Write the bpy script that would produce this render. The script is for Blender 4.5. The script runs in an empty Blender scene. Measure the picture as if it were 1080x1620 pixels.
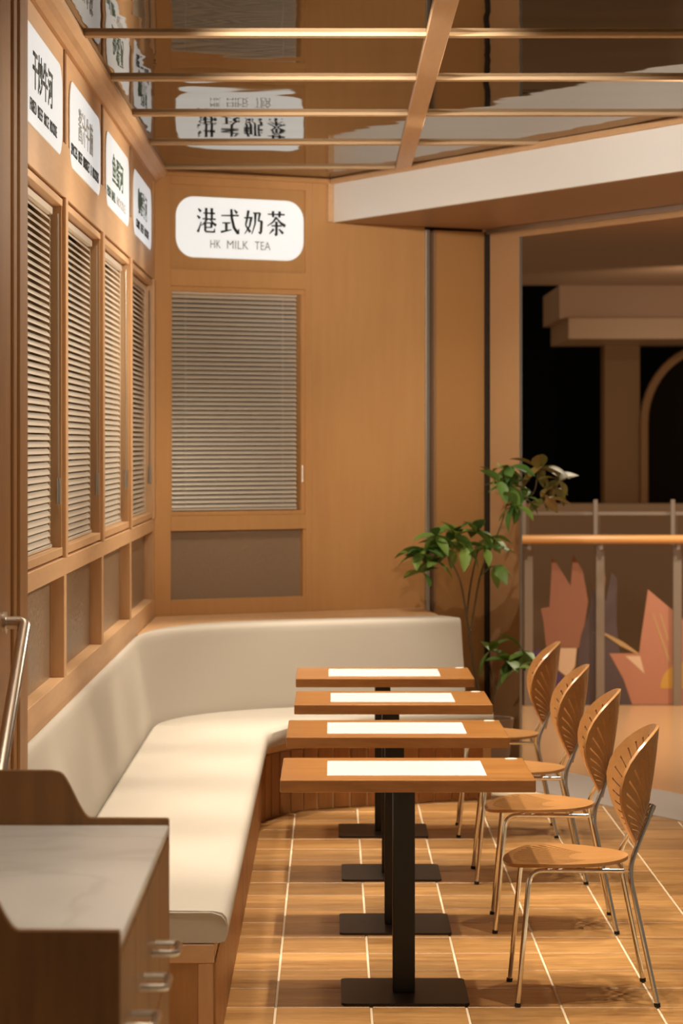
import bpy, bmesh, math, random
from mathutils import Matrix, Vector
random.seed(7)
C = bpy.context.scene.collection
scn = bpy.context.scene
PI = math.pi

# ------------------------------------------------------------------ camera, world, exposure
F = 4250.0; VX, VY, H = 525.0, 700.0, 1.8       # focal length and vanishing point (1080x1620 frame), eye height
cd = bpy.data.cameras.new('camera'); cam = bpy.data.objects.new('camera', cd); C.objects.link(cam)
cam.location = (0, 0, H); cam.rotation_euler = (PI/2, 0, 0)
cd.sensor_fit = 'VERTICAL'; cd.sensor_height = 24.0; cd.lens = F/1620*24.0
cd.shift_x = (540-VX)/1620; cd.shift_y = -(810-VY)/1620
cd.dof.use_dof = True; cd.dof.focus_distance = 9.0; cd.dof.aperture_fstop = 3.5
cd.clip_end = 200
scn.camera = cam
vs = scn.view_settings
vs.view_transform = 'Standard'; vs.look = 'None'; vs.gamma = 1; vs.use_curve_mapping = False; vs.exposure = 0.0
w = bpy.data.worlds.new('world'); scn.world = w; w.use_nodes = True
w.node_tree.nodes['Background'].inputs[0].default_value = (1.0, 0.74, 0.50, 1)
w.node_tree.nodes['Background'].inputs[1].default_value = 0.17

WARM = (1.0, 0.86, 0.68)
def spot(x, y, z, energy, aim=None, size=95, blend=0.75, radius=0.025, color=WARM):
    l = bpy.data.lights.new('downlight_or_fill', 'SPOT'); o = bpy.data.objects.new('downlight_or_fill', l); C.objects.link(o)
    o.location = (x, y, z); l.energy = energy; l.color = color; l.spot_size = math.radians(size); l.spot_blend = blend
    l.shadow_soft_size = radius
    if aim: o.rotation_euler = (Vector(aim)-Vector((x, y, z))).to_track_quat('-Z', 'Y').to_euler()
    return o
# restaurant downlights: two rows over the tables, running back past the camera
for k in range(-3, 5):
    yy = 8.18+1.215*k; e = 130 if k >= 0 else (50, 55, 40)[k+3]
    spot(0.0, yy, 3.235, e, size=56, blend=0.4); spot(0.48, yy, 3.235, e, size=56, blend=0.4)
    spot(-0.62, yy+0.3, 3.235, e*0.42, size=92, blend=1.0, radius=0.12)
    if yy < 11.5: spot(1.25, yy, 3.235, e*0.85, size=52, blend=0.6)
spot(0.35, 12.6, 3.2, 80, aim=(1.0, 15.2, 1.1), size=50, blend=0.9)  # added fill spot, brightens the shopfront jamb
spot(0.20, 13.4, 3.235, 70, size=110)
# added fill spots without fixtures, brightening the panelling, back wall and bulkhead
spot(1.75, 10.9, 3.18, 400, aim=(-0.95, 9.3, 2.3), size=60, blend=0.9, radius=0.06)
spot(1.15, 12.2, 3.18, 260, aim=(-0.95, 11.9, 2.3), size=70, blend=0.9, radius=0.06)
spot(0.6, 6.6, 3.18, 780, aim=(-0.25, 14.6, 2.3), size=24, blend=0.9, radius=0.06)
spot(-0.4, 7.6, 3.15, 640, aim=(0.9, 13.1, 3.13), size=34, radius=0.05, color=(1.0, 0.96, 0.89))
# mall corridor lights outside the shopfront
spot(2.0, 16.5, 3.25, 300, size=120); spot(3.6, 17.0, 3.25, 300, size=120)
spot(3.4, 22.5, 2.6, 90, aim=(4.0, 26, 3.1), size=120); spot(3.6, 21.5, 3.2, 60, aim=(3.6, 27, 0.5), size=60)  # added spots, brighten the far fascia and parapet

# ------------------------------------------------------------------ materials
def lin(r, g, b):
    f = lambda c: (c/12.92 if c <= 0.04045 else ((c+0.055)/1.055)**2.4)
    return (f(r/255), f(g/255), f(b/255), 1)
MATS = {}
def mat(name, col, rough=0.5, metal=0.0, **kw):
    if name in MATS: return MATS[name]
    m = bpy.data.materials.new(name); m.use_nodes = True; MATS[name] = m
    b = m.node_tree.nodes['Principled BSDF']
    b.inputs['Base Color'].default_value = col if len(col) == 4 else (*col, 1)
    b.inputs['Roughness'].default_value = rough; b.inputs['Metallic'].default_value = metal
    for k, v in kw.items(): b.inputs[k].default_value = v
    return m
def nt(m): return m.node_tree.nodes, m.node_tree.links, m.node_tree.nodes['Principled BSDF']
def bump(m, scale, dist, strength=1.0, stretch=(1, 1, 1), detail=3, coord='Object'):
    n, l, b = nt(m)
    tc = n.new('ShaderNodeTexCoord'); mp = n.new('ShaderNodeMapping'); mp.inputs['Scale'].default_value = stretch
    no = n.new('ShaderNodeTexNoise'); no.inputs['Scale'].default_value = scale; no.inputs['Detail'].default_value = detail
    bp = n.new('ShaderNodeBump'); bp.inputs['Strength'].default_value = strength; bp.inputs['Distance'].default_value = dist
    l.new(tc.outputs[coord], mp.inputs[0]); l.new(mp.outputs[0], no.inputs[0]); l.new(no.outputs[0], bp.inputs['Height']); l.new(bp.outputs[0], b.inputs['Normal'])
    return m
def wood(name, c1, c2, grain='X', scale=9.0, rough=0.42, rnd=0.12, coat=0.0):
    """streaky veneer: noise stretched along the grain axis, tone varied per object"""
    if name in MATS: return MATS[name]
    m = mat(name, c1, rough); n, l, b = nt(m)
    if coat: b.inputs['Coat Weight'].default_value = coat; b.inputs['Coat Roughness'].default_value = 0.15
    tc = n.new('ShaderNodeTexCoord'); oi = n.new('ShaderNodeObjectInfo'); ad = n.new('ShaderNodeVectorMath'); ad.operation = 'ADD'
    mu = n.new('ShaderNodeVectorMath'); mu.operation = 'SCALE'; mu.inputs[0].default_value = (7.3, 3.1, 5.7); l.new(oi.outputs['Random'], mu.inputs['Scale'])
    l.new(tc.outputs['Object'], ad.inputs[0]); l.new(mu.outputs[0], ad.inputs[1])
    mp = n.new('ShaderNodeMapping'); s = {'X': (0.12, 1, 1), 'Y': (1, 0.12, 1), 'Z': (1, 1, 0.12)}[grain]
    mp.inputs['Scale'].default_value = s; l.new(ad.outputs[0], mp.inputs[0])
    no = n.new('ShaderNodeTexNoise'); no.inputs['Scale'].default_value = scale; no.inputs['Detail'].default_value = 6; no.inputs['Roughness'].default_value = 0.6
    no.inputs['Distortion'].default_value = 0.6; l.new(mp.outputs[0], no.inputs[0])
    fi = n.new('ShaderNodeTexNoise'); fi.inputs['Scale'].default_value = scale*9; fi.inputs['Detail'].default_value = 2; l.new(mp.outputs[0], fi.inputs[0])
    mx0 = n.new('ShaderNodeMath'); mx0.operation = 'MULTIPLY_ADD'; mx0.inputs[1].default_value = 0.35; l.new(fi.outputs[0], mx0.inputs[0])
    sc = n.new('ShaderNodeMath'); sc.operation = 'MULTIPLY'; sc.inputs[1].default_value = 0.65; l.new(no.outputs[0], sc.inputs[0]); l.new(sc.outputs[0], mx0.inputs[2])
    cr = n.new('ShaderNodeValToRGB'); cr.color_ramp.elements[0].position = 0.36; cr.color_ramp.elements[1].position = 0.64
    cr.color_ramp.elements[0].color = c2; cr.color_ramp.elements[1].color = c1; l.new(mx0.outputs[0], cr.inputs[0])
    hs = n.new('ShaderNodeHueSaturation'); l.new(cr.outputs[0], hs.inputs['Color'])
    mr = n.new('ShaderNodeMapRange'); mr.inputs['To Min'].default_value = 1-rnd; mr.inputs['To Max'].default_value = 1+rnd; l.new(oi.outputs['Random'], mr.inputs['Value'])
    l.new(mr.outputs[0], hs.inputs['Value']); l.new(hs.outputs[0], b.inputs['Base Color'])
    return m

M_oak   = wood('oak_panelling', (0.66, 0.41, 0.22, 1), (0.59, 0.35, 0.175, 1), 'Y', 6, 0.45, 0.05)
M_batten = wood('pale_batten', (0.50, 0.33, 0.18, 1), (0.45, 0.29, 0.15, 1), 'X', 6, 0.75, 0.04)
M_oakv  = wood('oak_upright', (0.62, 0.37, 0.185, 1), (0.54, 0.31, 0.145, 1), 'Z', 6, 0.45, 0.05)
M_oakb  = wood('oak_back_wall', (0.56, 0.30, 0.115, 1), (0.51, 0.265, 0.098, 1), 'Z', 3, 0.5, 0.03)
M_dark  = wood('walnut_and_groove_shade', (0.29, 0.125, 0.03, 1), (0.19, 0.078, 0.018, 1), 'Z', 5, 0.4, 0.04)
M_post  = wood('stained_post', (0.46, 0.23, 0.075, 1), (0.36, 0.165, 0.05, 1), 'Z', 7, 0.4, 0.05)
M_table = wood('table_wood', (0.42, 0.18, 0.045, 1), (0.30, 0.118, 0.026, 1), 'X', 10, 0.30, 0.05, coat=0.25)
M_chair = wood('chair_plywood', (0.53, 0.27, 0.095, 1), (0.44, 0.21, 0.068, 1), 'X', 10, 0.30, 0.05, coat=0.3)
M_tile  = wood('wood_look_tile', (0.58, 0.32, 0.115, 1), (0.30, 0.14, 0.04, 1), 'X', 14, 0.35, 0.22)
M_btile = wood('bench_base_tile', (0.42, 0.19, 0.06, 1), (0.30, 0.125, 0.035, 1), 'Z', 8, 0.4, 0.12)
M_grout = mat('light_grout', (0.80, 0.68, 0.48, 1), 0.8)
M_bgrout = mat('base_grout', (0.62, 0.40, 0.20, 1), 0.8)
M_fab   = bump(mat('bench_upholstery', (0.58, 0.53, 0.455, 1), 0.75), 260, 0.0006, 0.5, detail=2)
M_steel = mat('brushed_steel', (0.72, 0.66, 0.58, 1), 0.28, 1.0)
M_chrome = mat('chrome', (0.80, 0.78, 0.74, 1), 0.12, 1.0)
M_black = mat('black_powder_coat', (0.012, 0.011, 0.010, 1), 0.45)
M_disc = mat('pale_metal_disc', (0.85, 0.80, 0.70, 1), 0.3)
M_rubber = mat('black_rubber', (0.01, 0.01, 0.01, 1), 0.7)
M_bronze = mat('dark_base_plate', (0.030, 0.022, 0.016, 1), 0.40)
M_void  = mat('dark_backing', (0.045, 0.028, 0.016, 1), 0.8)
M_slat  = mat('slat_enamel', (0.74, 0.67, 0.57, 1), 0.36, 0.35)
M_alu   = mat('aluminium', (0.55, 0.52, 0.47, 1), 0.35, 0.9)
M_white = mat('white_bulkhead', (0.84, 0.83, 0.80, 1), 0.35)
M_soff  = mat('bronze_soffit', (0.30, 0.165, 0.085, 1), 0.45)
M_jamb  = mat('bronze_jamb', (0.52, 0.31, 0.15, 1), 0.45)
M_side  = mat('ochre_panel', (0.42, 0.21, 0.07, 1), 0.5)
M_stone = bump(mat('threshold_stone', (0.42, 0.36, 0.31, 1), 0.4), 60, 0.0003)
M_ink   = mat('black_lettering', (0.012, 0.012, 0.010, 1), 0.6)
M_inkg  = mat('grey_lettering', (0.36, 0.35, 0.33, 1), 0.6)
M_inkl  = mat('pale_grey_lettering', (0.50, 0.50, 0.50, 1), 0.6)
M_inkgr = mat('green_lettering', (0.05, 0.10, 0.055, 1), 0.6)
M_sign  = mat('sign_face', (0.50, 0.52, 0.54, 1), 0.35, **{'Emission Color': (0.90, 0.96, 1.0, 1), 'Emission Strength': 0.48})
M_signb = mat('sign_face_back', (0.55, 0.55, 0.55, 1), 0.35, **{'Emission Color': (0.96, 1.0, 1.0, 1), 'Emission Strength': 0.62})
M_rim   = mat('sign_rim', (0.75, 0.72, 0.62, 1), 0.4)
M_frost = bump(mat('frosted_glass', (0.27, 0.19, 0.125, 1), 0.28), 45, 0.006, 0.8, detail=2)

def marble(name, base, vein, scale):
    m = mat(name, base, 0.25); n, l, b = nt(m)
    tc = n.new('ShaderNodeTexCoord'); no = n.new('ShaderNodeTexNoise'); no.inputs['Scale'].default_value = scale; no.inputs['Detail'].default_value = 7; no.inputs['Distortion'].default_value = 1.6
    oi = n.new('ShaderNodeObjectInfo'); ad = n.new('ShaderNodeVectorMath'); ad.operation = 'ADD'; l.new(tc.outputs['Object'], ad.inputs[0]); l.new(oi.outputs['Random'], ad.inputs[1])
    cr = n.new('ShaderNodeValToRGB'); e = cr.color_ramp.elements
    e[0].position = 0.47; e[0].color = base; e[1].position = 0.53; e[1].color = base
    v = cr.color_ramp.elements.new(0.50); v.color = vein
    l.new(ad.outputs[0], no.inputs[0]); l.new(no.outputs[0], cr.inputs[0]); l.new(cr.outputs[0], b.inputs['Base Color'])
    return m
M_marble = marble('white_marble', (0.80, 0.78, 0.75, 1), (0.72, 0.70, 0.67, 1), 0.9)
M_inlay = marble('white_inlay_marble', (0.88, 0.87, 0.86, 1), (0.80, 0.79, 0.78, 1), 5)

def mirror():
    m = mat('rippled_mirror', (0.48, 0.45, 0.42, 1), 0.02, 1.0, **{'Specular Tint': (0.60, 0.58, 0.55, 1)}); n, l, b = nt(m)
    tc = n.new('ShaderNodeTexCoord'); oi = n.new('ShaderNodeObjectInfo')
    mu = n.new('ShaderNodeVectorMath'); mu.operation = 'SCALE'; mu.inputs[0].default_value = (9.1, 4.7, 0); l.new(oi.outputs['Random'], mu.inputs['Scale'])
    ad = n.new('ShaderNodeVectorMath'); ad.operation = 'ADD'; l.new(tc.outputs['Object'], ad.inputs[0]); l.new(mu.outputs[0], ad.inputs[1])
    mp = n.new('ShaderNodeMapping'); mp.inputs['Scale'].default_value = (0.8, 1.25, 1); l.new(ad.outputs[0], mp.inputs[0])
    no = n.new('ShaderNodeTexNoise'); no.inputs['Scale'].default_value = 3.0; no.inputs['Detail'].default_value = 0.6; l.new(mp.outputs[0], no.inputs[0])
    bp = n.new('ShaderNodeBump'); bp.inputs['Strength'].default_value = 1; bp.inputs['Distance'].default_value = 0.0021
    l.new(no.outputs[0], bp.inputs['Height']); l.new(bp.outputs[0], b.inputs['Normal'])
    return m
M_mirror = mirror()

def glass(name, tint, rough=0.02, fac=0.0):
    """thin pane: Fresnel mix of a clear tinted sheet and a glossy skin"""
    m = bpy.data.materials.new(name); m.use_nodes = True; n = m.node_tree.nodes; l = m.node_tree.links; n.clear()
    out = n.new('ShaderNodeOutputMaterial'); mx = n.new('ShaderNodeMixShader'); fr = n.new('ShaderNodeFresnel'); fr.inputs[0].default_value = 1.5
    t = n.new('ShaderNodeBsdfTransparent'); t.inputs[0].default_value = tint; g = n.new('ShaderNodeBsdfGlossy'); g.inputs['Roughness'].default_value = rough
    l.new(fr.outputs[0], mx.inputs[0]); l.new(t.outputs[0], mx.inputs[1]); l.new(g.outputs[0], mx.inputs[2]); l.new(mx.outputs[0], out.inputs[0])
    return m
M_pane = glass('window_glass', (0.75, 0.75, 0.72, 1), 0.03)
M_balu = glass('balustrade_glass', (0.86, 0.80, 0.74, 1), 0.05)

# ------------------------------------------------------------------ mesh helpers
def box(bm, x0, x1, y0, y1, z0, z1, bev=0.0, seg=1):
    b = bmesh.new(); bmesh.ops.create_cube(b, size=1)
    for v in b.verts: v.co = Vector(((x0+x1)/2+v.co.x*(x1-x0), (y0+y1)/2+v.co.y*(y1-y0), (z0+z1)/2+v.co.z*(z1-z0)))
    if bev: bmesh.ops.bevel(b, geom=b.edges[:], offset=bev, segments=seg, profile=0.5, affect='EDGES')
    merge(bm, b); return bm
def merge(bm, b):
    me = bpy.data.meshes.new('tmp'); b.to_mesh(me); b.free(); bm.from_mesh(me); bpy.data.meshes.remove(me)
def prism(bm, pts, axis, a0, a1):
    """extrude a 2-D outline; axis 'z': pts=(x,y), 'y': pts=(x,z), 'x': pts=(y,z)"""
    f = {'z': lambda p, a: (p[0], p[1], a), 'y': lambda p, a: (p[0], a, p[1]), 'x': lambda p, a: (a, p[0], p[1])}[axis]
    A = [bm.verts.new(f(p, a0)) for p in pts]; B = [bm.verts.new(f(p, a1)) for p in pts]
    bm.faces.new(A); bm.faces.new(B[::-1]); k = len(pts)
    for i in range(k): bm.faces.new((A[i], B[i], B[(i+1) % k], A[(i+1) % k]))
    return bm
def fillet(pts, r, n=6):
    pts = [Vector(p) for p in pts]; out = [pts[0]]
    for i in range(1, len(pts)-1):
        a, p, b = pts[i-1], pts[i], pts[i+1]; d1 = (a-p); d2 = (b-p)
        k = min(r, d1.length*0.48, d2.length*0.48); q1 = p+d1.normalized()*k; q2 = p+d2.normalized()*k
        for j in range(n+1):
            t = j/n; out.append(q1*(1-t)**2+p*2*t*(1-t)+q2*t*t)
    out.append(pts[-1]); return out
def tube(bm, pts, r, seg=10, taper=None):
    pts = [Vector(p) for p in pts]; rings = []; up = None
    for i, p in enumerate(pts):
        d = (pts[min(i+1, len(pts)-1)]-pts[max(i-1, 0)]).normalized()
        if up is None: up = d.orthogonal().normalized()
        else: up = (up-d*up.dot(d)).normalized()
        s = d.cross(up); rr = r if taper is None else r+(taper-r)*i/(len(pts)-1)
        rings.append([bm.verts.new(p+(up*math.cos(2*PI*k/seg)+s*math.sin(2*PI*k/seg))*rr) for k in range(seg)])
    for a, b in zip(rings, rings[1:]):
        for k in range(seg): bm.faces.new((a[k], a[(k+1) % seg], b[(k+1) % seg], b[k]))
    bm.faces.new(rings[0][::-1]); bm.faces.new(rings[-1]); return bm
def disc(bm, c, r, z0, z1, seg=28):
    return prism(bm, [(c[0]+r*math.cos(2*PI*k/seg), c[1]+r*math.sin(2*PI*k/seg)) for k in range(seg)], 'z', z0, z1)
def rrect(w, h, r, n=8):
    o = []
    for cx, cy, a in ((w/2-r, h/2-r, 0), (-w/2+r, h/2-r, 90), (-w/2+r, -h/2+r, 180), (w/2-r, -h/2+r, 270)):
        for j in range(n+1):
            t = math.radians(a+90*j/n); o.append((cx+r*math.cos(t), cy+r*math.sin(t)))
    return o
def obj(name, bm, m, parent=None, smooth=False, frame=None, loc=None):
    me = bpy.data.meshes.new(name)
    if isinstance(bm, bpy.types.Mesh): me = bm
    else:
        if frame is not None: bm.transform(frame)
        bmesh.ops.recalc_face_normals(bm, faces=bm.faces[:]); bm.to_mesh(me); bm.free()
    if m is not None and not me.materials: me.materials.append(m)
    if smooth:
        me.polygons.foreach_set('use_smooth', [True]*len(me.polygons)); me.set_sharp_from_angle(angle=math.radians(38))
    o = bpy.data.objects.new(name, me); C.objects.link(o)
    if parent: o.parent = parent
    if loc: o.location = loc
    return o
def thing(name, label, cat, loc=(0, 0, 0), rotz=0, group=None, frame=None):
    o = bpy.data.objects.new(name, None); C.objects.link(o); o.empty_display_size = 0.1
    if frame is not None: o.matrix_world = frame
    else: o.location = loc; o.rotation_euler = (0, 0, rotz)
    o['label'] = label; o['category'] = cat
    if group: o['group'] = group
    return o
def struct(name, bm, m, label=None, frame=None, smooth=False):
    o = obj(name, bm, m, None, smooth, frame); o['kind'] = 'structure'
    if label: o['label'] = label
    return o
def group_struct(name, label):
    o = bpy.data.objects.new(name, None); C.objects.link(o); o['kind'] = 'structure'; o['label'] = label; return o
def dup(root, loc, label=None, rotz=None):
    r = root.copy(); C.objects.link(r); r.location = loc
    if rotz is not None: r.rotation_euler = (0, 0, rotz)
    if label: r['label'] = label
    for ch in list(root.children):
        c = ch.copy(); C.objects.link(c); c.parent = r
        for g in list(ch.children):
            d = g.copy(); C.objects.link(d); d.parent = c
    return r
def bx(*a, **k): return box(bmesh.new(), *a, **k)
def fr(origin, right):
    R = Vector(right).normalized(); U = Vector((0, 0, 1)); N = R.cross(U); o = Vector(origin)
    return Matrix(((R.x, U.x, N.x, o.x), (R.y, U.y, N.y, o.y), (R.z, U.z, N.z, o.z), (0, 0, 0, 1)))
def P(px, py, Z): return Vector(((px-VX)*Z/F, Z, H-(py-VY)*Z/F))

ANG = math.radians(29); E1 = Vector((math.cos(ANG), math.sin(ANG), 0)); E2 = Vector((math.sin(ANG), -math.cos(ANG), 0))
XL = -0.945; B0 = Vector((0, 14.85, 0))
FL = fr((XL, 0, 0), (0, 1, 0))            # left wall frame: x = depth, y = height, z = out into the room
FB = fr(B0, E1)                           # back wall frame: x = along the wall, y = height, z = out into the room
CS = XL/E1.x                              # where the two walls meet, along the back wall
CY = B0.y+E1.y*CS
CEIL = 3.25

# ------------------------------------------------------------------ floor
fl = struct('floor', bx(-1.5, 3.6, 2.0, 15.6, -0.06, -0.004), M_grout, 'shop floor of square wood-look tiles with pale grout')
tile_me = bpy.data.meshes.new('tile'); tb = bx(-0.148, 0.148, -0.1475, 0.1475, -0.012, 0.0, bev=0.0015); tb.to_mesh(tile_me); tb.free(); tile_me.materials.append(M_tile)
XG, YG, TP = -0.1792, 8.559, 0.3040
TY = 0.3025
cells = []
for i in range(-4, 10):
    for j in range(-4, 20):
        x = XG+(i+0.5)*TP; y = YG+(j+0.5)*TY
        s = (Vector((x, y, 0))-B0).dot(E1); px = VX+F*x/y; py = VY+F*H/y
        if s < 0.55 and -0.75 < x and px < 1190 and 1255 < py < 1760: cells.append((y, x))
cells.sort()
for y, x in cells[:298]:
    o = obj('tile', tile_me, None, fl, loc=(x, y, 0)); o.rotation_euler.z = random.choice((0, PI))
thr = bmesh.new()
q = [B0+E1*a+E2*b for a, b in ((0.438, 0.2), (1.02, 0.2), (1.02, 6.5), (0.438, 6.5))]
prism(thr, [(p.x, p.y) for p in q], 'z', -0.05, 0.003)
struct('trim_1', thr, M_stone, 'grey stone threshold strip along the shopfront')
# mall corridor floor outside
M_mall = mat('mall_floor', (0.62, 0.36, 0.17, 1), 0.22)
mf = bmesh.new()
q = [B0+E1*1.02+E2*6.5, B0+E1*1.02+E2*-0.3, Vector((0.2, 18.9, 0)), Vector((8, 18.9, 0)), Vector((8, 9, 0))]
prism(mf, [(p.x, p.y) for p in q], 'z', -0.08, 0.001)
struct('floor_mall', mf, M_mall, 'glossy orange-beige corridor floor outside the shop')

# ------------------------------------------------------------------ left wall
wl = struct('wall_left', bx(CY*0+7.55, CY+0.25, 0, 3.26, -0.30, -0.11, ), M_void, 'left wall of light oak panelling with windows', FL)
G = [7.98, 9.53, 11.08, 12.63, CY]                # stile centres
def lw(name, a, b, c, d, e, f, m=M_oak, bev=0.002, parent=wl, label=None):
    o = obj(name, bx(a, b, c, d, e, f, bev=bev), m, parent, frame=FL)
    if label: o['label'] = label
    return o
Y0, Y1 = 7.70, CY+0.02
lw('wall_base', Y0, Y1, 0.0, 0.80, -0.11, -0.02)
lw('bottom_rail', Y0, Y1, 0.80, 0.97, -0.11, 0.0)
lw('middle_rail', Y0, Y1, 1.33, 1.393, -0.11, 0.0)
lw('upper_rail', Y0, Y1, 2.667, 2.86, -0.11, 0.0)
lw('top_rail', Y0, Y1, 3.19, 3.256, -0.11, 0.0)
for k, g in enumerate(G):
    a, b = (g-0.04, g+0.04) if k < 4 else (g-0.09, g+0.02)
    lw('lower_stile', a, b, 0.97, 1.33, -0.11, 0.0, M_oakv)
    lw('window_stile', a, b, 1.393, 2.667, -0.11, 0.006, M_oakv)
    lw('upper_stile', g-0.032 if k < 4 else a, g+0.022 if k < 4 else b, 2.86, 3.19, -0.11, 0.001, M_dark if k < 4 else M_oakv)  # dark wood here paints the shade in the grooves between sign boards
for k in range(4):
    a, b = G[k]+0.03, (G[k+1]-0.03 if k < 3 else G[4]-0.02)
    lw('sign_board', a+0.012, b-0.012, 2.85, 3.20, -0.08, -0.004)
cor = bmesh.new(); prism(cor, [(0.0, 3.19), (0.012, 3.19), (0.03, 3.205), (0.05, 3.215), (0.064, 3.235), (0.064, 3.256), (0.0, 3.256)], 'x', 0, 1)
bmesh.ops.delete(cor, geom=cor.verts[:], context='VERTS')
prof = [(0.0, 3.19), (0.012, 3.19), (0.03, 3.205), (0.05, 3.213), (0.064, 3.235), (0.064, 3.257), (0.0, 3.257)]
prism(cor, [(XL+p[0], p[1]) for p in prof], 'y', 7.7, CY+0.02)
struct('trim_2', cor, M_oak, 'oak cornice along the top of the left wall')
for k in range(4):
    a, b = G[k]+0.04, (G[k+1]-0.04 if k < 3 else G[4]-0.09)
    wn = group_struct('window_%d' % (k+1), 'left wall window with oak sash, blind and frosted lower light, %s from the near post' % ('first', 'second', 'third', 'fourth')[k])
    obj('sash_rail', bx(a, b, 2.633, 2.660, -0.09, -0.006, bev=0.002), M_oak, wn, frame=FL)
    obj('sash_rail', bx(a, b, 1.400, 1.430, -0.09, -0.006, bev=0.002), M_oak, wn, frame=FL)
    for c, d in ((a+0.003, a+0.02), (b-0.02, b-0.003)): obj('sash_stile', bx(c, d, 1.43, 2.633, -0.09, -0.008), M_oakv, wn, frame=FL)
    obj('pane', bx(a, b, 1.41, 2.65, -0.086, -0.082), M_pane, wn, frame=FL)
    obj('frosted_pane', bx(a-0.01, b+0.01, 0.965, 1.335, -0.058, -0.050), M_frost, wn, frame=FL)
# near post / door casing and the wall stub in front of it
ps = struct('trim_3', bx(-1.35, -0.871, 7.50, 7.70, 0, 3.3, bev=0.006), M_post, 'stained wooden post at the near end of the window wall')
obj('stop_moulding', bx(-1.35, -0.888, 7.36, 7.50, 0, 3.3, bev=0.01, seg=2), M_post, ps)
obj('bead', bx(-1.35, -0.8785, 7.42, 7.50, 0, 3.3, bev=0.004), M_post, ps)
struct('wall_near', bx(-1.35, -0.88, 6.2, 7.36, 0, 3.3, bev=0.004), M_post, 'wooden wall stub carrying the handrail')

# ------------------------------------------------------------------ back wall (turned 29 degrees)
SW0, SW1, SW2 = -0.985, -0.165, 0.599
wb = struct('wall_back', bx(CS-0.1, 1.05, 0, 3.257, -0.30, -0.11), M_void, 'angled back wall of orange oak with a framed window and sign', FB)
def bw(name, a, b, c, d, e, f, m=M_oakb, bev=0.002, parent=wb):
    return obj(name, bx(a, b, c, d, e, f, bev=bev), m, parent, frame=FB)
bw('stile', CS-0.03, SW0, 0.0, 3.257, -0.11, 0.0)
bw('stile', SW1, SW1+0.04, 0.0, 3.257, -0.11, 0.0)
bw('panel', SW1+0.04, SW2, 0.0, 3.257, -0.11, -0.001)
bw('bottom_rail', SW0, SW1, 0.0, 0.955, -0.11, 0.0)
bw('middle_rail', SW0, SW1, 1.325, 1.405, -0.11, 0.0)
bw('upper_rail', SW0, SW1, 2.640, 2.730, -0.11, 0.0)
bw('top_rail', SW0, SW1, 3.185, 3.257, -0.11, 0.0)
bw('sign_board', SW0-0.01, SW1+0.01, 2.72, 3.195, -0.09, -0.016)
bw('crown_strip', CS, 0.0, 3.228, 3.257, 0.0, 0.022)
wn = group_struct('window_5', 'back wall window with oak sash, blind and frosted lower light')
for c, d in ((2.612, 2.640), (1.405, 1.428)): obj('sash_rail', bx(SW0, SW1, c, d, -0.09, -0.012, bev=0.002), M_oakb, wn, frame=FB)
for c, d in ((SW0, SW0+0.012), (SW1-0.022, SW1)): obj('sash_stile', bx(c, d, 1.428, 2.612, -0.09, -0.012), M_oakb, wn, frame=FB)
obj('pane', bx(SW0, SW1, 1.41, 2.63, -0.088, -0.084), M_pane, wn, frame=FB)
obj('frosted_pane', bx(SW0-0.005, SW1+0.005, 0.95, 1.33, -0.045, -0.037), M_frost, wn, frame=FB)
obj('glazing_bead', bx(SW1-0.014, SW1, 0.955, 1.325, -0.037, -0.006), M_oakb, wn, frame=FB)
# shopfront end of the back wall: metal channel, side panel, jamb, header, track
sf = group_struct('wall_shopfront', 'shopfront end of the back wall with metal channel, side panel, jamb and header')
obj('metal_channel', bx(SW2, SW2+0.026, 0, 3.0, -0.10, 0.012, bev=0.002), M_alu, sf, frame=FB)
obj('channel_recess', bx(SW2+0.026, SW2+0.058, 0, 3.0, -0.10, -0.04), M_black, sf, frame=FB)
obj('metal_channel', bx(SW2+0.058, SW2+0.070, 0, 3.0, -0.10, 0.006, bev=0.001), M_soff, sf, frame=FB)
obj('side_panel', bx(SW2+0.070, 0.995, 0, 3.0, -0.10, -0.004), M_side, sf, frame=FB)
obj('jamb_track', bx(0.995, 1.012, 0, 3.0, -0.08, 0.035), M_black, sf, frame=FB)
obj('jamb_track', bx(1.012, 1.022, 0, 3.0, -0.08, 0.030), M_alu, sf, frame=FB)
obj('jamb_panel', bx(1.007, 1.022, 0, 2.955, 0.036, 0.345, bev=0.003), M_jamb, sf, frame=FB)
obj('jamb_edge', bx(1.005, 1.022, 0, 2.955, 0.346, 0.351), M_alu, sf, frame=FB)
obj('header_board', bx(1.007, 1.03, 2.952, 3.0, 0.036, 5.2, bev=0.002), M_jamb, sf, frame=FB)
obj('header_track', bx(0.985, 1.006, 2.985, 3.012, 0.03, 5.2), M_alu, sf, frame=FB)
# bulkhead above the shopfront
bk = group_struct('ceiling_bulkhead', 'white bulkhead running diagonally above the shopfront')
obj('fascia', bx(0.0, 0.02, 3.016, 3.257, 0.0, 5.2, bev=0.002), M_white, bk, frame=FB)
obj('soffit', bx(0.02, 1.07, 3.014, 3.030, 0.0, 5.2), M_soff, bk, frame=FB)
obj('end_trim', bx(-0.034, -0.001, 3.016, 3.257, -0.0, 0.022, bev=0.002), M_oak, bk, frame=FB)
obj('edge_trim', bx(-0.022, -0.001, 3.226, 3.257, 0.023, 5.2, bev=0.003), M_oak, bk, frame=FB)

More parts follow.
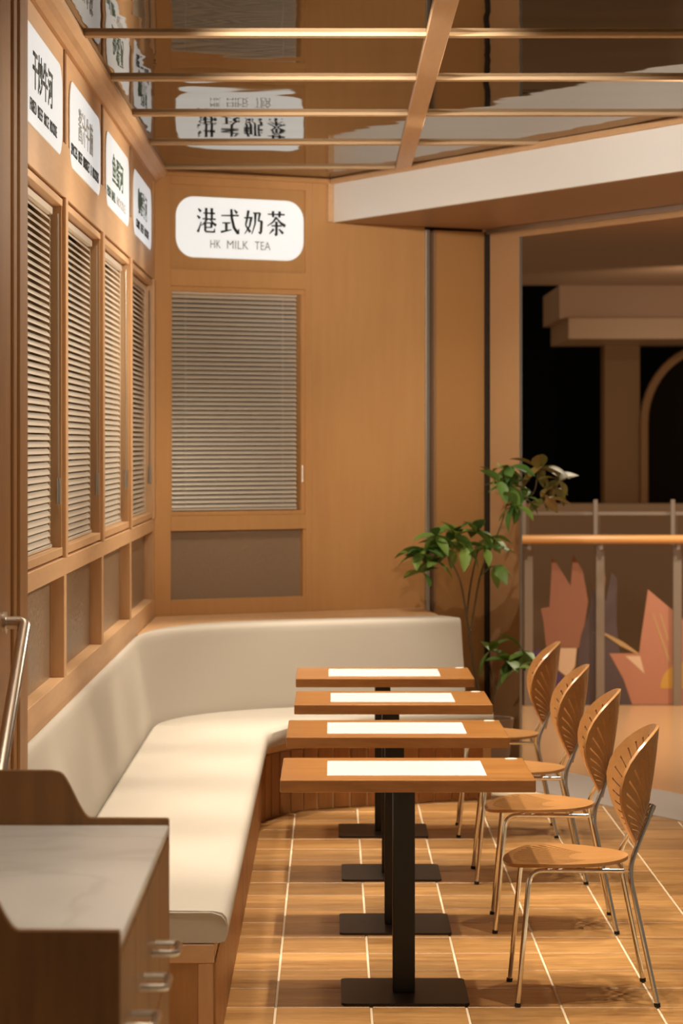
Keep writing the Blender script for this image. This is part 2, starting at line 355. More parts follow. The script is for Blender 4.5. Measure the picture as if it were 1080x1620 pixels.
# ------------------------------------------------------------------ ceiling: rippled mirror panels and oak battens
ce = struct('ceiling', bx(XL-0.4, 5.0, 2.0, 15.9, 3.28, 3.34), M_void, 'ceiling of rippled mirror panels between oak battens')
BY = [2.64+1.155*k for k in range(0, 11)]          # ... 9.57, 10.72, 11.88, 13.03, 14.19
xs = [(XL, 0.335), (0.415, 1.80), (1.88, 3.3)]
for j in range(len(BY)):
    y0 = BY[j]+0.04; y1 = (BY[j+1]-0.04) if j+1 < len(BY) else 15.6
    for a, b in xs:
        o = obj('mirror_panel', bx(-(b-a)/2-0.01, (b-a)/2+0.01, -(y1-y0)/2-0.01, (y1-y0)/2+0.01, 0, 0.012), M_mirror, ce, loc=((a+b)/2, (y0+y1)/2, 3.258))
    for a, b in xs:
        obj('batten', bx(a, b, BY[j]-0.028, BY[j]+0.028, 3.244, 3.262, bev=0.002), M_batten, ce)
for a, b in ((0.335, 0.415), (1.80, 1.88)):
    obj('long_batten', bx(a, b, 2.6, 15.5, 3.241, 3.262, bev=0.002), M_oak, ce)

# ------------------------------------------------------------------ lettering
def text_mesh(body, width=None, height=None, bold=0.0):
    c = bpy.data.curves.new('lettering', 'FONT'); c.body = body; c.size = 1.0; c.offset = bold; c.resolution_u = 3
    o = bpy.data.objects.new('lettering', c); C.objects.link(o); bpy.context.view_layer.update()
    me = bpy.data.meshes.new_from_object(o.evaluated_get(bpy.context.evaluated_depsgraph_get())); bpy.data.objects.remove(o)
    bm = bmesh.new(); bm.from_mesh(me); bpy.data.meshes.remove(me)
    x0 = min(v.co.x for v in bm.verts); x1 = max(v.co.x for v in bm.verts); y0 = min(v.co.y for v in bm.verts); y1 = max(v.co.y for v in bm.verts)
    sx = width/(x1-x0); sy = height/(y1-y0)
    for v in bm.verts: v.co = Vector(((v.co.x-(x0+x1)/2)*sx, (v.co.y-(y0+y1)/2)*sy, 0))
    g = bmesh.ops.extrude_face_region(bm, geom=bm.faces[:]); vv = [e for e in g['geom'] if isinstance(e, bmesh.types.BMVert)]
    bmesh.ops.translate(bm, verts=vv, vec=(0, 0, 0.0015)); return bm
def shift(bm, x, y, z):
    bmesh.ops.translate(bm, verts=bm.verts[:], vec=(x, y, z)); return bm
STROKES = {   # song-style characters drawn stroke by stroke in a unit cell: (points, start width, end width)
 0: [([(.05,.96),(.20,.84)],.05,.10), ([(.0,.68),(.15,.57)],.05,.10), ([(.03,.02),(.10,.16),(.22,.45)],.10,.03),
     ([(.32,.79),(.96,.79)],.045,.06), ([(.48,1.0),(.48,.55)],.10,.08), ([(.78,1.0),(.78,.55)],.10,.08), ([(.27,.56),(1.0,.56)],.045,.06),
     ([(.52,.56),(.41,.42),(.22,.28)],.09,.03), ([(.70,.56),(.84,.40),(1.02,.31)],.05,.10), ([(.42,.40),(.76,.40)],.045,.05), ([(.76,.41),(.76,.21)],.09,.08),
     ([(.42,.22),(.76,.22)],.045,.045), ([(.43,.41),(.43,.06)],.09,.08), ([(.43,.05),(.92,.05)],.06,.06), ([(.92,.03),(.93,.19)],.07,.03)],
 1: [([(.02,.72),(.98,.75)],.045,.06), ([(.08,.43),(.52,.44)],.045,.055), ([(.30,.43),(.30,.12)],.10,.09), ([(.0,.06),(.58,.17)],.08,.04),
     ([(.57,1.0),(.60,.62),(.72,.25),(.95,.02)],.09,.11), ([(.95,.0),(.98,.22)],.08,.03), ([(.73,.97),(.89,.84)],.05,.10)],
 2: [([(.24,.98),(.16,.62),(.08,.38)],.10,.06), ([(.08,.38),(.34,.10)],.05,.10), ([(.40,.70),(.30,.34),(.03,.02)],.10,.03), ([(.0,.67),(.46,.70)],.045,.055),
     ([(.48,.88),(.88,.89)],.045,.06), ([(.87,.90),(.78,.56)],.09,.06), ([(.77,.56),(.98,.57)],.045,.06), ([(.96,.58),(.92,.10)],.10,.09), ([(.93,.06),(.77,.12)],.09,.03),
     ([(.62,.88),(.60,.45),(.42,.02)],.10,.03)],
 3: [([(.03,.86),(.97,.87)],.045,.06), ([(.32,1.0),(.33,.74)],.10,.08), ([(.69,1.0),(.67,.74)],.10,.08), ([(.52,.76),(.32,.55),(.0,.38)],.09,.03),
     ([(.50,.74),(.72,.54),(1.0,.40)],.05,.11), ([(.22,.40),(.80,.41)],.045,.06), ([(.51,.58),(.51,.02)],.10,.09), ([(.51,.0),(.40,.08)],.08,.03),
     ([(.36,.27),(.12,.06)],.09,.03), ([(.64,.28),(.88,.10)],.05,.10)]}
def stroke_char(bm, strokes, x, y, w, h):
    for pts, w0, w1 in strokes:
        n = len(pts); V = [Vector((x+p[0]*w, y+p[1]*h)) for p in pts]; L = []; R = []
        for i in range(n):
            d = (V[min(i+1, n-1)]-V[max(i-1, 0)]).normalized(); s = Vector((-d.y, d.x)); k = (w0+(w1-w0)*i/(n-1))*h*0.62
            L.append(V[i]+s*k); R.append(V[i]-s*k)
        prism(bm, [tuple(p) for p in L+R[::-1]], 'z', 0, 0.0015)
    return bm

# ------------------------------------------------------------------ light-box signs
def sign(frame, s, h, w, hh, label, face, parts, out=-0.004, r=0.10):
    t = thing('lightbox_sign', label, 'sign', frame=frame @ Matrix.Translation((s, h, out)), group='light-box menu signs')
    b = bmesh.new(); prism(b, rrect(w, hh, r), 'z', 0, 0.006); obj('sign_face', b, face, t)
    b = bmesh.new(); o1 = rrect(w+0.008, hh+0.008, r+0.004); o2 = rrect(w, hh, r)
    k = len(o1)
    A = [[b.verts.new((p[0], p[1], z)) for p in ring] for ring in (o1, o2) for z in (0.0, 0.005)]
    for i in range(k):
        j = (i+1) % k
        b.faces.new((A[0][i], A[0][j], A[1][j], A[1][i])); b.faces.new((A[1][i], A[1][j], A[3][j], A[3][i])); b.faces.new((A[0][i], A[0][j], A[2][j], A[2][i]))
    obj('sign_rim', b, M_rim, t)
    for nm, bm, m in parts: obj(nm, shift(bm, 0, 0, 0.0062), m, t)
    return t
HS = 2.955
def words(name, body, w, h, x, y, m, bold=0.01):
    n = len(body); out = []; i = 0
    for wd in body.split(' '):
        if wd:
            j = body.index(wd, i); a = -w/2+w*j/n; b = -w/2+w*(j+len(wd))/n; out.append((name, lettering(wd, b-a-0.10*w/n, h, x+(a+b)/2, y, bold), m)); i = j+len(wd)
    return out
def lettering(body, w, h, x, y, bold=0.006): return shift(text_mesh(body, w, h, bold), x, y, 0)
sign(FL, 8.765, HS, 1.27, 0.31, 'white sign with four large black characters, on left wall beside the near post', M_sign,
     [('characters', lettering('干炒牛河', 0.60, 0.128, 0.0, 0.028, 0.012), M_ink), *words('caption_word', 'FRIED BEEF RICE NOODLE', 0.82, 0.040, 0.03, -0.094, M_ink)])
sign(FL, 10.31, HS, 1.27, 0.31, 'white sign with four thin dark characters, second of the left wall row from the post', M_sign,
     [('characters', lettering('酱汁牛腩', 0.60, 0.125, -0.02, 0.030, 0.0), M_inkg), *words('caption_word', 'SPICES BEEF BRISKET & NOODLES', 1.14, 0.043, -0.03, -0.090, M_ink)])
sign(FL, 11.86, HS, 1.27, 0.31, 'white sign with green-black characters and part-grey caption, third of the left wall row', M_sign,
     [('characters', lettering('鱼蛋河', 0.60, 0.130, -0.03, 0.026, 0.010), M_inkgr), *words('caption_word', 'FISH BALL', 0.44, 0.042, -0.38, -0.094, M_inkgr), ('pale_caption', lettering('NOODLE', 0.50, 0.042, 0.16, -0.094, 0.010), M_inkl)])  # last caption word is pale grey
sign(FL, 13.405, HS, 1.25, 0.31, 'white sign in the corner end of the left wall row, dark green characters', M_sign,
     [('characters', lettering('咖喱牛河', 0.62, 0.128, -0.03, 0.026, 0.0), M_inkgr), *words('caption_word', 'CURRY BEEF NOODLE', 0.90, 0.042, -0.03, -0.094, M_ink)])
cb = bmesh.new()
for i in range(4): stroke_char(cb, STROKES[i], -0.262+i*0.1415, -0.030, 0.112, 0.135)
sign(FB, -0.562, 2.960, 0.775, 0.325, 'white sign with four large characters above HK MILK TEA, on the back wall', M_signb,
     [('characters', cb, M_ink), *words('caption_word', 'HK MILK TEA', 0.37, 0.046, 0.0, -0.088, M_inkg, 0.0)], out=-0.016, r=0.105)

# ------------------------------------------------------------------ venetian blinds
def blind(frame, s0, s1, label, out=-0.048, tilt=54, cordlen=0.95):
    Lw = s1-s0; top, bot = 2.625, 1.432
    t = thing('venetian_blind', label, 'blind', frame=frame @ Matrix.Translation(((s0+s1)/2, bot, out)), group='venetian blinds')
    obj('head_rail', bx(-Lw/2, Lw/2, top-bot-0.026, top-bot, -0.016, 0.014, bev=0.002), M_slat, t)
    obj('bottom_rail', bx(-Lw/2, Lw/2, 0.0, 0.012, -0.012, 0.012, bev=0.002), M_slat, t)
    b = bmesh.new(); n = 5; A = []; a = math.radians(tilt)
    for x in (-Lw/2, Lw/2):
        row = []
        for i in range(n+1):
            u = (i/n-0.5)*0.0255; v = 0.0022*(1-(2*i/n-1)**2)
            row.append((x, u*math.sin(a)+v*math.cos(a), -u*math.cos(a)+v*math.sin(a)))
        A.append([b.verts.new(p) for p in row])
    for i in range(n): b.faces.new((A[0][i], A[1][i], A[1][i+1], A[0][i+1]))
    sm = bpy.data.meshes.new('slat'); b.to_mesh(sm); b.free(); sm.materials.append(M_slat); sm.polygons.foreach_set('use_smooth', [True]*n)
    N = 48; pitch = (top-bot-0.026-0.014)/N
    for k in range(N): obj('slat', sm, None, t, loc=(0, 0.012+(k+0.6)*pitch, 0))
    for x in (-Lw/2+0.09, Lw/2-0.09): obj('ladder_cord', tube(bmesh.new(), [(x, 0.01, 0.0135), (x, top-bot-0.02, 0.0135)], 0.0012, 5), M_rim, t)
    c = obj('pull_cord', tube(bmesh.new(), [(Lw/2+0.022, top-bot-0.02, 0.03), (Lw/2+0.022, top-bot-cordlen, 0.032)], 0.0025, 6), M_alu, t)
    obj('cord_tassel', tube(bmesh.new(), [(Lw/2+0.022, top-bot-cordlen, 0.032), (Lw/2+0.022, top-bot-cordlen-0.012, 0.032), (Lw/2+0.022, top-bot-cordlen-0.085, 0.032), (Lw/2+0.022, top-bot-cordlen-0.09, 0.032)], 0.007, 8, 0.009), M_alu, c)
    return t
nm = ('first', 'second', 'third', 'fourth')
for k in range(4):
    a, b = G[k]+0.062, (G[k+1]-0.11 if k < 3 else G[4]-0.16)
    blind(FL, a, b, 'slatted beige blind in the %s left wall window from the near post' % nm[k])
blind(FB, SW0+0.014, SW1-0.034, 'wide slatted beige blind in the back wall window under the milk tea sign', out=-0.050, tilt=50)

# ------------------------------------------------------------------ corner bench
PB = Vector((-0.206, 13.69)); DB = Vector((0.917, 0.398)).normalized(); NB = Vector((DB.y, -DB.x))
YB = 7.71
def bench_path(d, R, y0=YB):
    """plan line of the bench at offset d from the foot of its back, corner rounded with radius R"""
    X = -0.86+d; Q = PB+NB*d; k = (X-Q.x)/DB.x; I = Vector((X, Q.y+DB.y*k))
    turn = math.acos(DB.y); T = R*math.tan(turn/2); S = I-Vector((0, T)); c = S+Vector((R, 0)); out = []
    for i in range(25): out.append(Vector((X, y0+(S.y-y0)*i/24)))
    for i in range(1, 21):
        t = turn*i/20; out.append(c+Vector((-R*math.cos(t), R*math.sin(t))))
    e = 0.70+0.20*d; q = out[-1]; L = (e-q.x)/DB.x
    for i in range(1, 13): out.append(q+DB*(L*i/12))
    return out
def sweep(bm, rows):
    """rows: list of closed section points, each a list of 3-D points along the path"""
    V = [[bm.verts.new(p) for p in r] for r in rows]; k = len(V); n = len(V[0])
    for a in range(k):
        b = (a+1) % k
        for i in range(n-1): bm.faces.new((V[a][i], V[b][i], V[b][i+1], V[a][i+1]))
    bm.faces.new([V[a][0] for a in range(k)]); bm.faces.new([V[a][n-1] for a in range(k)][::-1]); return bm
def row(path, z): return [(p.x, p.y, z) for p in path]
bench = thing('corner_bench', 'long cream upholstered corner bench along the left and back walls', 'bench', loc=(0, 0, 0))
RS = 1.0
sec = [(0.535, 0.362), (0.552, 0.366), (0.560, 0.385), (0.562, 0.41), (0.558, 0.436), (0.545, 0.449), (0.52, 0.454), (0.28, 0.457), (0.02, 0.452), (0.006, 0.44), (0.006, 0.362)]
rr = lambda d: RS if d > 0.3 else 1.0
o = obj('seat_cushion', sweep(bmesh.new(), [row(bench_path(d, rr(d), YB+(0.0 if 0.37 < z < 0.445 else 0.008)), z) for d, z in sec]), M_fab, bench, smooth=True)
# end piping seam
obj('cushion_seam', tube(bmesh.new(), [(-0.80, YB+0.004, 0.449), (-0.345, YB+0.004, 0.449), (-0.318, YB+0.004, 0.440), (-0.306, YB+0.004, 0.425), (-0.302, YB+0.006, 0.41)], 0.0035, 6), M_fab, o)
p0 = bench_path(0.0, 1.0)
def nrm(path):
    out = []
    for i in range(len(path)):
        t = (path[min(i+1, len(path)-1)]-path[max(i-1, 0)]).normalized(); out.append(Vector((t.y, -t.x)))
    return out
N0 = nrm(p0)
def off(ds, z):
    res = []
    for i, (p, n) in enumerate(zip(p0, N0)):
        d = ds(i) if callable(ds) else ds; q = p+n*d; q.x = max(q.x, XL+0.002) if i < 26 else q.x; res.append((q.x, q.y, z))
    return res
def dback(i):
    t = min(1, max(0, (i-25)/20.0)); t = t*t*(3-2*t); return -0.083-0.22*t
bsec = [(0.0, 0.44), (-0.004, 0.50), (-0.052, 0.83), (-0.055, 0.855), (-0.062, 0.870), (-0.074, 0.877), (lambda i: dback(i)+0.012, 0.877), (dback, 0.868), (dback, 0.40), (-0.002, 0.40)]
obj('backrest', sweep(bmesh.new(), [off(d, z) for d, z in bsec]), M_fab, bench, smooth=True)
pb_f = bench_path(0.518, 0.65, YB+0.012); pb_b = bench_path(0.03, 1.0, YB+0.012)
obj('bench_base', sweep(bmesh.new(), [row(pb_f, 0.0), row(pb_f, 0.36), row(pb_b, 0.36), row(pb_b, 0.0)]), M_bgrout, bench)
obj('front_rail', sweep(bmesh.new(), [row(bench_path(0.522, 0.65, YB+0.01), 0.312), row(bench_path(0.522, 0.65, YB+0.01), 0.3605), row(bench_path(0.50, 0.65, YB+0.01), 0.3605), row(bench_path(0.50, 0.65, YB+0.01), 0.312)]), M_oak, bench)
# upright tiles facing the base along its front curve
pf = bench_path(0.520, 0.65, YB+0.02)
acc = 0.0; tw = 0.092
cum = [0.0]
for a, b in zip(pf, pf[1:]): cum.append(cum[-1]+(b-a).length)
def at(s):
    for i in range(len(cum)-1):
        if cum[i+1] >= s: 
            f = (s-cum[i])/(cum[i+1]-cum[i]); return pf[i].lerp(pf[i+1], f), (pf[i+1]-pf[i]).normalized()
    return pf[-1], (pf[-1]-pf[-2]).normalized()
btm = bpy.data.meshes.new('base_tile'); tb = bx(-0.0405, 0.0405, -0.006, 0.004, 0.006, 0.306, bev=0.0015); tb.to_mesh(btm); tb.free(); btm.materials.append(M_btile)
s = tw/2
while s < cum[-1]-tw/2:
    p, d = at(s); o = obj('base_tile', btm, None, bench, loc=(p.x, p.y, 0)); o.rotation_euler.z = math.atan2(d.y, d.x); s += tw
# wooden end frame under the near end of the cushion
obj('end_rail', bx(-0.84, -0.338, YB+0.002, YB+0.03, 0.305, 0.358, bev=0.002), M_oak, bench)
obj('end_panel', bx(-0.84, -0.385, YB+0.008, YB+0.03, 0.0, 0.305), M_post, bench)
obj('end_post', bx(-0.385, -0.344, YB+0.003, YB+0.04, 0.0, 0.305, bev=0.002), M_oakv, bench)
# oak ledge filling the corner behind the back cushion
lg = bmesh.new(); pts = []
for i in range(27, len(p0)): q = p0[i]+N0[i]*(dback(i)-0.001); pts.append((q.x, q.y))
er = B0+E1*0.58; pts += [(er.x, er.y-0.004), ((B0+E1*(CS+0.005)).x+0.002, CY-0.004)]
pts[0] = (max(pts[0][0], XL+0.003), pts[0][1])
pts.append((XL+0.003, pts[0][1]+0.02))
lg = prism(bmesh.new(), pts, 'z', 0.83, 0.872)
struct('trim_4', lg, M_oak, 'oak ledge behind the back of the corner bench')

# ------------------------------------------------------------------ tables
def make_table(label):
    t = thing('dining_table', label, 'table', group='tables with white marble inlay')
    obj('tabletop', bx(-0.404, 0.404, -0.30, 0.30, 0.694, 0.734, bev=0.004, seg=2), M_table, t)
    for i in range(5):
        for j in range(4):
            x0 = -0.255+i*0.102; y0 = -0.19+j*0.0975
            obj('inlay_tile', bx(x0+0.0005, x0+0.1015, y0+0.0005, y0+0.0970, 0.7347, 0.7354), M_inlay, t)
    obj('inlay_bed', bx(-0.2555, 0.2555, -0.1905, 0.2005, 0.728, 0.7347), M_inlay, t)
    obj('charging_disc', disc(bmesh.new(), (0.363, 0.262), 0.021, 0.733, 0.736), M_disc, t)
    obj('post', bx(-0.042, 0.030, -0.036, 0.036, 0.008, 0.690, bev=0.003), M_black, t)
    obj('mounting_plate', bx(-0.13, 0.13, -0.13, 0.13, 0.688, 0.6935), M_black, t)
    b = bmesh.new(); prism(b, rrect(0.41, 0.41, 0.022), 'z', 0.0, 0.008); shift(b, -0.005, 0, 0); obj('base_plate', b, M_bronze, t)
    return t
TX, TYS = 0.24, [8.785, 10.02, 11.22, 12.43]
tl = ['wooden pedestal table with white marble inlay, nearest of the row of four', 'wooden pedestal table with white inlay, second in the row from the front',
      'wooden pedestal table with white inlay, third in the row from the front', 'wooden pedestal table with white inlay, farthest, next to the back bench']
t0 = make_table(tl[0]); t0.location = (TX, TYS[0], 0)
for k in (1, 2, 3): dup(t0, (TX+(0.0, -0.002, 0.01, 0.0)[k], TYS[k], 0), tl[k])

# ------------------------------------------------------------------ chairs: two slotted plywood shells on a bent chrome frame
def shell(outline, focus, fmap, slot_half, nslots, r0, r1, thick, slot_w):
    """polar grid of quads from a focus out to the outline; thin columns between r0 and r1 are left out as slots"""
    angs = []
    for k in range(nslots):
        a = -slot_half+2*slot_half*k/(nslots-1); angs += [(a-slot_w/2, True), (a+slot_w/2, False)]
    gap0 = slot_half+slot_w/2; rest = 2*PI-2*gap0; m = 26
    for k in range(1, m): angs.append((gap0+rest*k/m, False))
    rad = [0.0, 0.14, r0*0.7, r0, r0+(r1-r0)*0.33, r0+(r1-r0)*0.67, r1, (1+r1)/2, 1.0]
    def R(a):                                 # distance from the focus to the outline along direction a
        lo, hi = 0.0, 0.6; dx, dy = math.sin(a), math.cos(a)
        for _ in range(40):
            mid = (lo+hi)/2
            if outline(focus[0]+dx*mid, focus[1]+dy*mid): lo = mid
            else: hi = mid
        return lo
    b = bmesh.new(); rings = []
    for a, _ in angs:
        Ra = R(a); rings.append([b.verts.new(fmap(focus[0]+math.sin(a)*Ra*f, focus[1]+math.cos(a)*Ra*f)) for f in rad[1:]])
    cen = b.verts.new(fmap(*focus)); n = len(rings); ir0 = 2; ir1 = 5
    for i in range(n):
        j = (i+1) % n; A, B = rings[i], rings[j]
        b.faces.new((cen, A[0], B[0]))
        for k in range(len(A)-1):
            if angs[i][1] and ir0 <= k < ir1: continue
            b.faces.new((A[k], A[k+1], B[k+1], B[k]))
    bmesh.ops.recalc_face_normals(b, faces=b.faces[:])
    me = bpy.data.meshes.new('shell'); b.to_mesh(me); b.free()
    o = bpy.data.objects.new('shell', me); C.objects.link(o); md = o.modifiers.new('s', 'SOLIDIFY'); md.thickness = thick; md.offset = 0
    bpy.context.view_layer.update()
    r = bpy.data.meshes.new_from_object(o.evaluated_get(bpy.context.evaluated_depsgraph_get())); bpy.data.objects.remove(o)
    r.materials.clear(); return r
def egg(a, b, c, k):                          # inside test, wide end at +y
    def f(x, y):
        v = (y-c)/b
        if abs(v) >= 1: return False
        return abs(x) < a*math.sqrt(1-v*v)*(1+k*v)
    return f
def back_map(u, v):                           # v: 0 bottom .. 0.41 top; returns chair-local coordinates (front is -x)
    h = 0.475+v*0.985; xc = 0.172+0.25*v*(1-0.35*v/0.41)
    return (xc-3.0*u*u*(1-0.25*(v/0.41)**2)+0.008, u, h)
def seat_map(u, v):                           # v: 0 rear .. 0.40 front
    x = 0.150-v; z = 0.452-0.010*math.cos(min(1, abs(u)/0.22)*PI/2)*math.sin(max(0, min(1, v/0.4))*PI)-(0.018*((v-0.28)/0.12)**2 if v > 0.28 else 0)
    return (x, u, z)
def make_chair(label):
    t = thing('dining_chair', label, 'chair', group='slotted plywood chairs')
    sm = shell(egg(0.225, 0.203, 0.203, 0.16), (0, 0.08), seat_map, math.radians(50), 19, 0.34, 0.90, 0.011, 0.026)
    obj('seat', sm, M_chair, t, smooth=True)
    bm_ = shell(egg(0.205, 0.206, 0.206, 0.22), (0, 0.045), back_map, math.radians(80), 27, 0.36, 0.91, 0.010, 0.021)
    obj('backrest', bm_, M_chair, t, smooth=True)
    for s in (-1, 1):
        pts = fillet([(-0.222, s*0.200, 0.010), (-0.183, s*0.183, 0.432), (0.120, s*0.165, 0.428)], 0.045)
        f = obj('front_leg', tube(bmesh.new(), pts, 0.0085, 10), M_chrome, t, smooth=True)
        obj('foot_cap', tube(bmesh.new(), [(-0.2235, s*0.2005, 0.0), (-0.222, s*0.200, 0.012)], 0.0105, 10), M_rubber, f)
        pts = fillet([(0.222, s*0.200, 0.010), (0.140, s*0.160, 0.405), (0.145, s*0.150, 0.455), (0.214, s*0.088, 0.605)], 0.04)
        f = obj('rear_leg', tube(bmesh.new(), pts, 0.0085, 10), M_chrome, t, smooth=True)
        obj('foot_cap', tube(bmesh.new(), [(0.2225, s*0.2003, 0.0), (0.2215, s*0.200, 0.012)], 0.0105, 10), M_rubber, f)
        obj('back_bracket', tube(bmesh.new(), [(0.207, s*0.092, 0.590), (0.214, s*0.086, 0.610), (0.222, s*0.080, 0.628)], 0.012, 10), M_chrome, t, smooth=True)
    obj('cross_tube', tube(bmesh.new(), [(0.115, -0.166, 0.428), (0.115, 0.166, 0.428)], 0.008, 8), M_chrome, t, smooth=True)
    obj('cross_tube', tube(bmesh.new(), [(-0.12, -0.180, 0.430), (-0.12, 0.180, 0.430)], 0.007, 8), M_chrome, t, smooth=True)
    return t
cl = ['slotted plywood chair with chrome legs, nearest of the row, by the front table', 'slotted plywood chair with chrome legs, second of the row from the front',
      'slotted plywood chair with chrome legs, third of the row from the front', 'slotted plywood chair with chrome legs, farthest, beside the potted plant']
c0 = make_chair(cl[0]); c0.location = (0.815, 8.77, 0)
for k, (x, y, r) in enumerate(((0.827, 10.04, -2), (0.815, 11.14, -1), (0.806, 12.43, -2))): dup(c0, (x, y, 0), cl[k+1], math.radians(r))

# ------------------------------------------------------------------ foreground service cabinet
cbx = thing('service_cabinet', 'dark wooden service cabinet with white marble top and steel handles, foreground', 'cabinet', loc=(-0.371, 4.70, 0))
HC = 0.93
obj('body', bx(-0.90, -0.012, 0.026, 1.405, 0.06, HC-0.022), M_dark, cbx)
obj('plinth', bx(-0.88, -0.05, 0.04, 1.39, 0.0, 0.06), M_dark, cbx)
obj('marble_top', bx(-0.90, 0.0, 0.024, 1.408, HC-0.022, HC, bev=0.003), M_marble, cbx)
def ogee():
    p = [(-0.93, 0.0), (0.0, 0.0), (0.0, HC+0.010), (-0.004, HC+0.014), (-0.178, HC+0.015)]
    for i in range(1, 13):
        t = i/12; p.append((-0.178-0.075*t, HC+0.015+0.105*(t*t*(3-2*t))))
    p += [(-0.268, HC+0.123), (-0.93, HC+0.125)]; return p
obj('end_panel', prism(bmesh.new(), ogee(), 'y', 0.0, 0.024), M_dark, cbx)
obj('end_panel', prism(bmesh.new(), ogee(), 'y', 1.408, 1.432), M_dark, cbx)
for a, b in ((0.03, 0.375), (0.379, 0.725), (0.729, 1.075), (1.079, 1.400)):
    d = obj('drawer', bx(-0.012, 0.0, a, b, 0.60, HC-0.03, bev=0.002), M_dark, cbx)
    obj('door', bx(-0.012, 0.0, a, b, 0.08, 0.596, bev=0.002), M_dark, cbx)
    if b < 1.2:
        c = (a+b)/2; hz = 0.745
        obj('handle', tube(bmesh.new(), fillet([(-0.001, c-0.055, hz), (0.050, c-0.055, hz), (0.050, c+0.055, hz), (-0.001, c+0.055, hz)], 0.012), 0.0075, 8), M_steel, d, smooth=True)

# ------------------------------------------------------------------ handrail on the wall stub
hr = thing('handrail', 'brushed steel handrail with round wall flange, beside the near post', 'handrail', loc=(-0.88, 7.2, 1.30))
b = bmesh.new(); disc(b, (0, 0), 0.030, 0.0, 0.008); b.transform(Matrix.Translation((0, 0, 0.017)) @ Matrix.Rotation(PI/2, 4, 'Y')); obj('wall_flange', b, M_steel, hr, smooth=True)
obj('rail', tube(bmesh.new(), fillet([(0.004, 0, 0.017), (0.058, 0, 0.017), (0.058, -0.62, -0.365), (0.058, -0.98, -0.587)], 0.045, 8), 0.0175, 16), M_steel, hr, smooth=True)

# ------------------------------------------------------------------ potted plant behind the bench end
plant = thing('potted_plant', 'leafy green umbrella plant in a pot between bench end and shopfront', 'plant', loc=(0.85, 14.62, 0))
po = Vector((0.85, 14.62, 0))
b = bmesh.new(); prof = [(0.09, 0.0), (0.105, 0.02), (0.135, 0.26), (0.14, 0.30), (0.125, 0.30), (0.118, 0.27)]
seg = 24; rg = [[b.verts.new((r*math.cos(2*PI*k/seg), r*math.sin(2*PI*k/seg), z)) for k in range(seg)] for r, z in prof]
for a, c in zip(rg, rg[1:]):
    for k in range(seg): b.faces.new((a[k], a[(k+1) % seg], c[(k+1) % seg], c[k]))
b.faces.new(rg[0]); obj('pot', b, mat('terracotta_pot', (0.33, 0.20, 0.12, 1), 0.6), plant, smooth=True)
obj('soil', disc(bmesh.new(), (0, 0), 0.119, 0.262, 0.275), mat('soil', (0.03, 0.018, 0.01, 1), 0.9), plant)
M_stem = mat('plant_stem', (0.12, 0.075, 0.03, 1), 0.7)
def leafmat(name, c1, c2):
    m = mat(name, c1, 0.52); n, l, bb = nt(m); oi = n.new('ShaderNodeObjectInfo'); cr = n.new('ShaderNodeValToRGB')
    cr.color_ramp.elements[0].color = c1; cr.color_ramp.elements[1].color = c2; l.new(oi.outputs['Random'], cr.inputs[0]); l.new(cr.outputs[0], bb.inputs['Base Color'])
    bb.inputs['Subsurface Weight'].default_value = 0.0; return m
M_leaf = leafmat('green_leaf', (0.055, 0.14, 0.025, 1), (0.22, 0.34, 0.06, 1))
M_leafy = leafmat('yellow_brown_leaf', (0.16, 0.15, 0.03, 1), (0.26, 0.17, 0.04, 1))  # leaves in dull yellow to brown
def leaf_mesh(m):
    b = bmesh.new(); n = 8; L, mid, R = [], [], []
    for i in range(n+1):
        t = i/n; wdt = 0.023*math.sin(PI*min(1, t*0.97+0.02))**0.8*(1-0.25*t)*1.25; z = -0.045*t*t; y = t*0.125
        L.append(b.verts.new((-wdt, y, z+wdt*0.35))); mid.append(b.verts.new((0, y, z))); R.append(b.verts.new((wdt, y, z+wdt*0.35)))
    for i in range(n):
        b.faces.new((L[i], mid[i], mid[i+1], L[i+1])); b.faces.new((mid[i], R[i], R[i+1], mid[i+1]))
    me = bpy.data.meshes.new('leaf'); b.to_mesh(me); b.free(); me.materials.append(m); me.polygons.foreach_set('use_smooth', [True]*len(me.polygons)); return me
LM, LMY = leaf_mesh(M_leaf), leaf_mesh(M_leafy)
def rosette(px, py, dz, n, yellow=False, scale=1.0, spread=1.0):
    c = P(px, py, 14.62+dz)-po; a0 = random.random()*6
    for k in range(n):
        o = obj('leaf', LMY if yellow else LM, None, plant)
        az = a0+2*PI*k/n+random.uniform(-0.25, 0.25); tilt = random.uniform(-0.85, 1.0)*spread
        o.location = c; o.rotation_euler = (tilt, random.uniform(-0.4, 0.4), az); s = scale*random.uniform(0.85, 1.25); o.scale = (s*1.15, s, s)
def stem(pts, r=0.006, taper=0.004):
    V = [P(px, py, 14.62+dz)-po for px, py, dz in pts]; obj('stem', tube(bmesh.new(), fillet(V, 0.2, 5), r, 7, taper), M_stem, plant, smooth=True)
stem([(768, 1150, 0), (748, 1050, 0), (738, 975, 0.02), (728, 915, 0.0), (708, 878, -0.02), (690, 856, 0)], 0.008)
stem([(738, 972, 0.02), (745, 915, 0.05), (758, 862, 0.05)], 0.006)
stem([(742, 1010, 0.01), (760, 900, 0.1), (792, 835, 0.12), (806, 780, 0.1)], 0.006)
stem([(800, 800, 0.12), (845, 785, 0.18), (850, 750, 0.2)], 0.004)
stem([(772, 1145, 0.03), (782, 1090, 0.02), (803, 1048, 0.0)], 0.006)
stem([(782, 1090, 0.02), (772, 1040, 0.05)], 0.004)
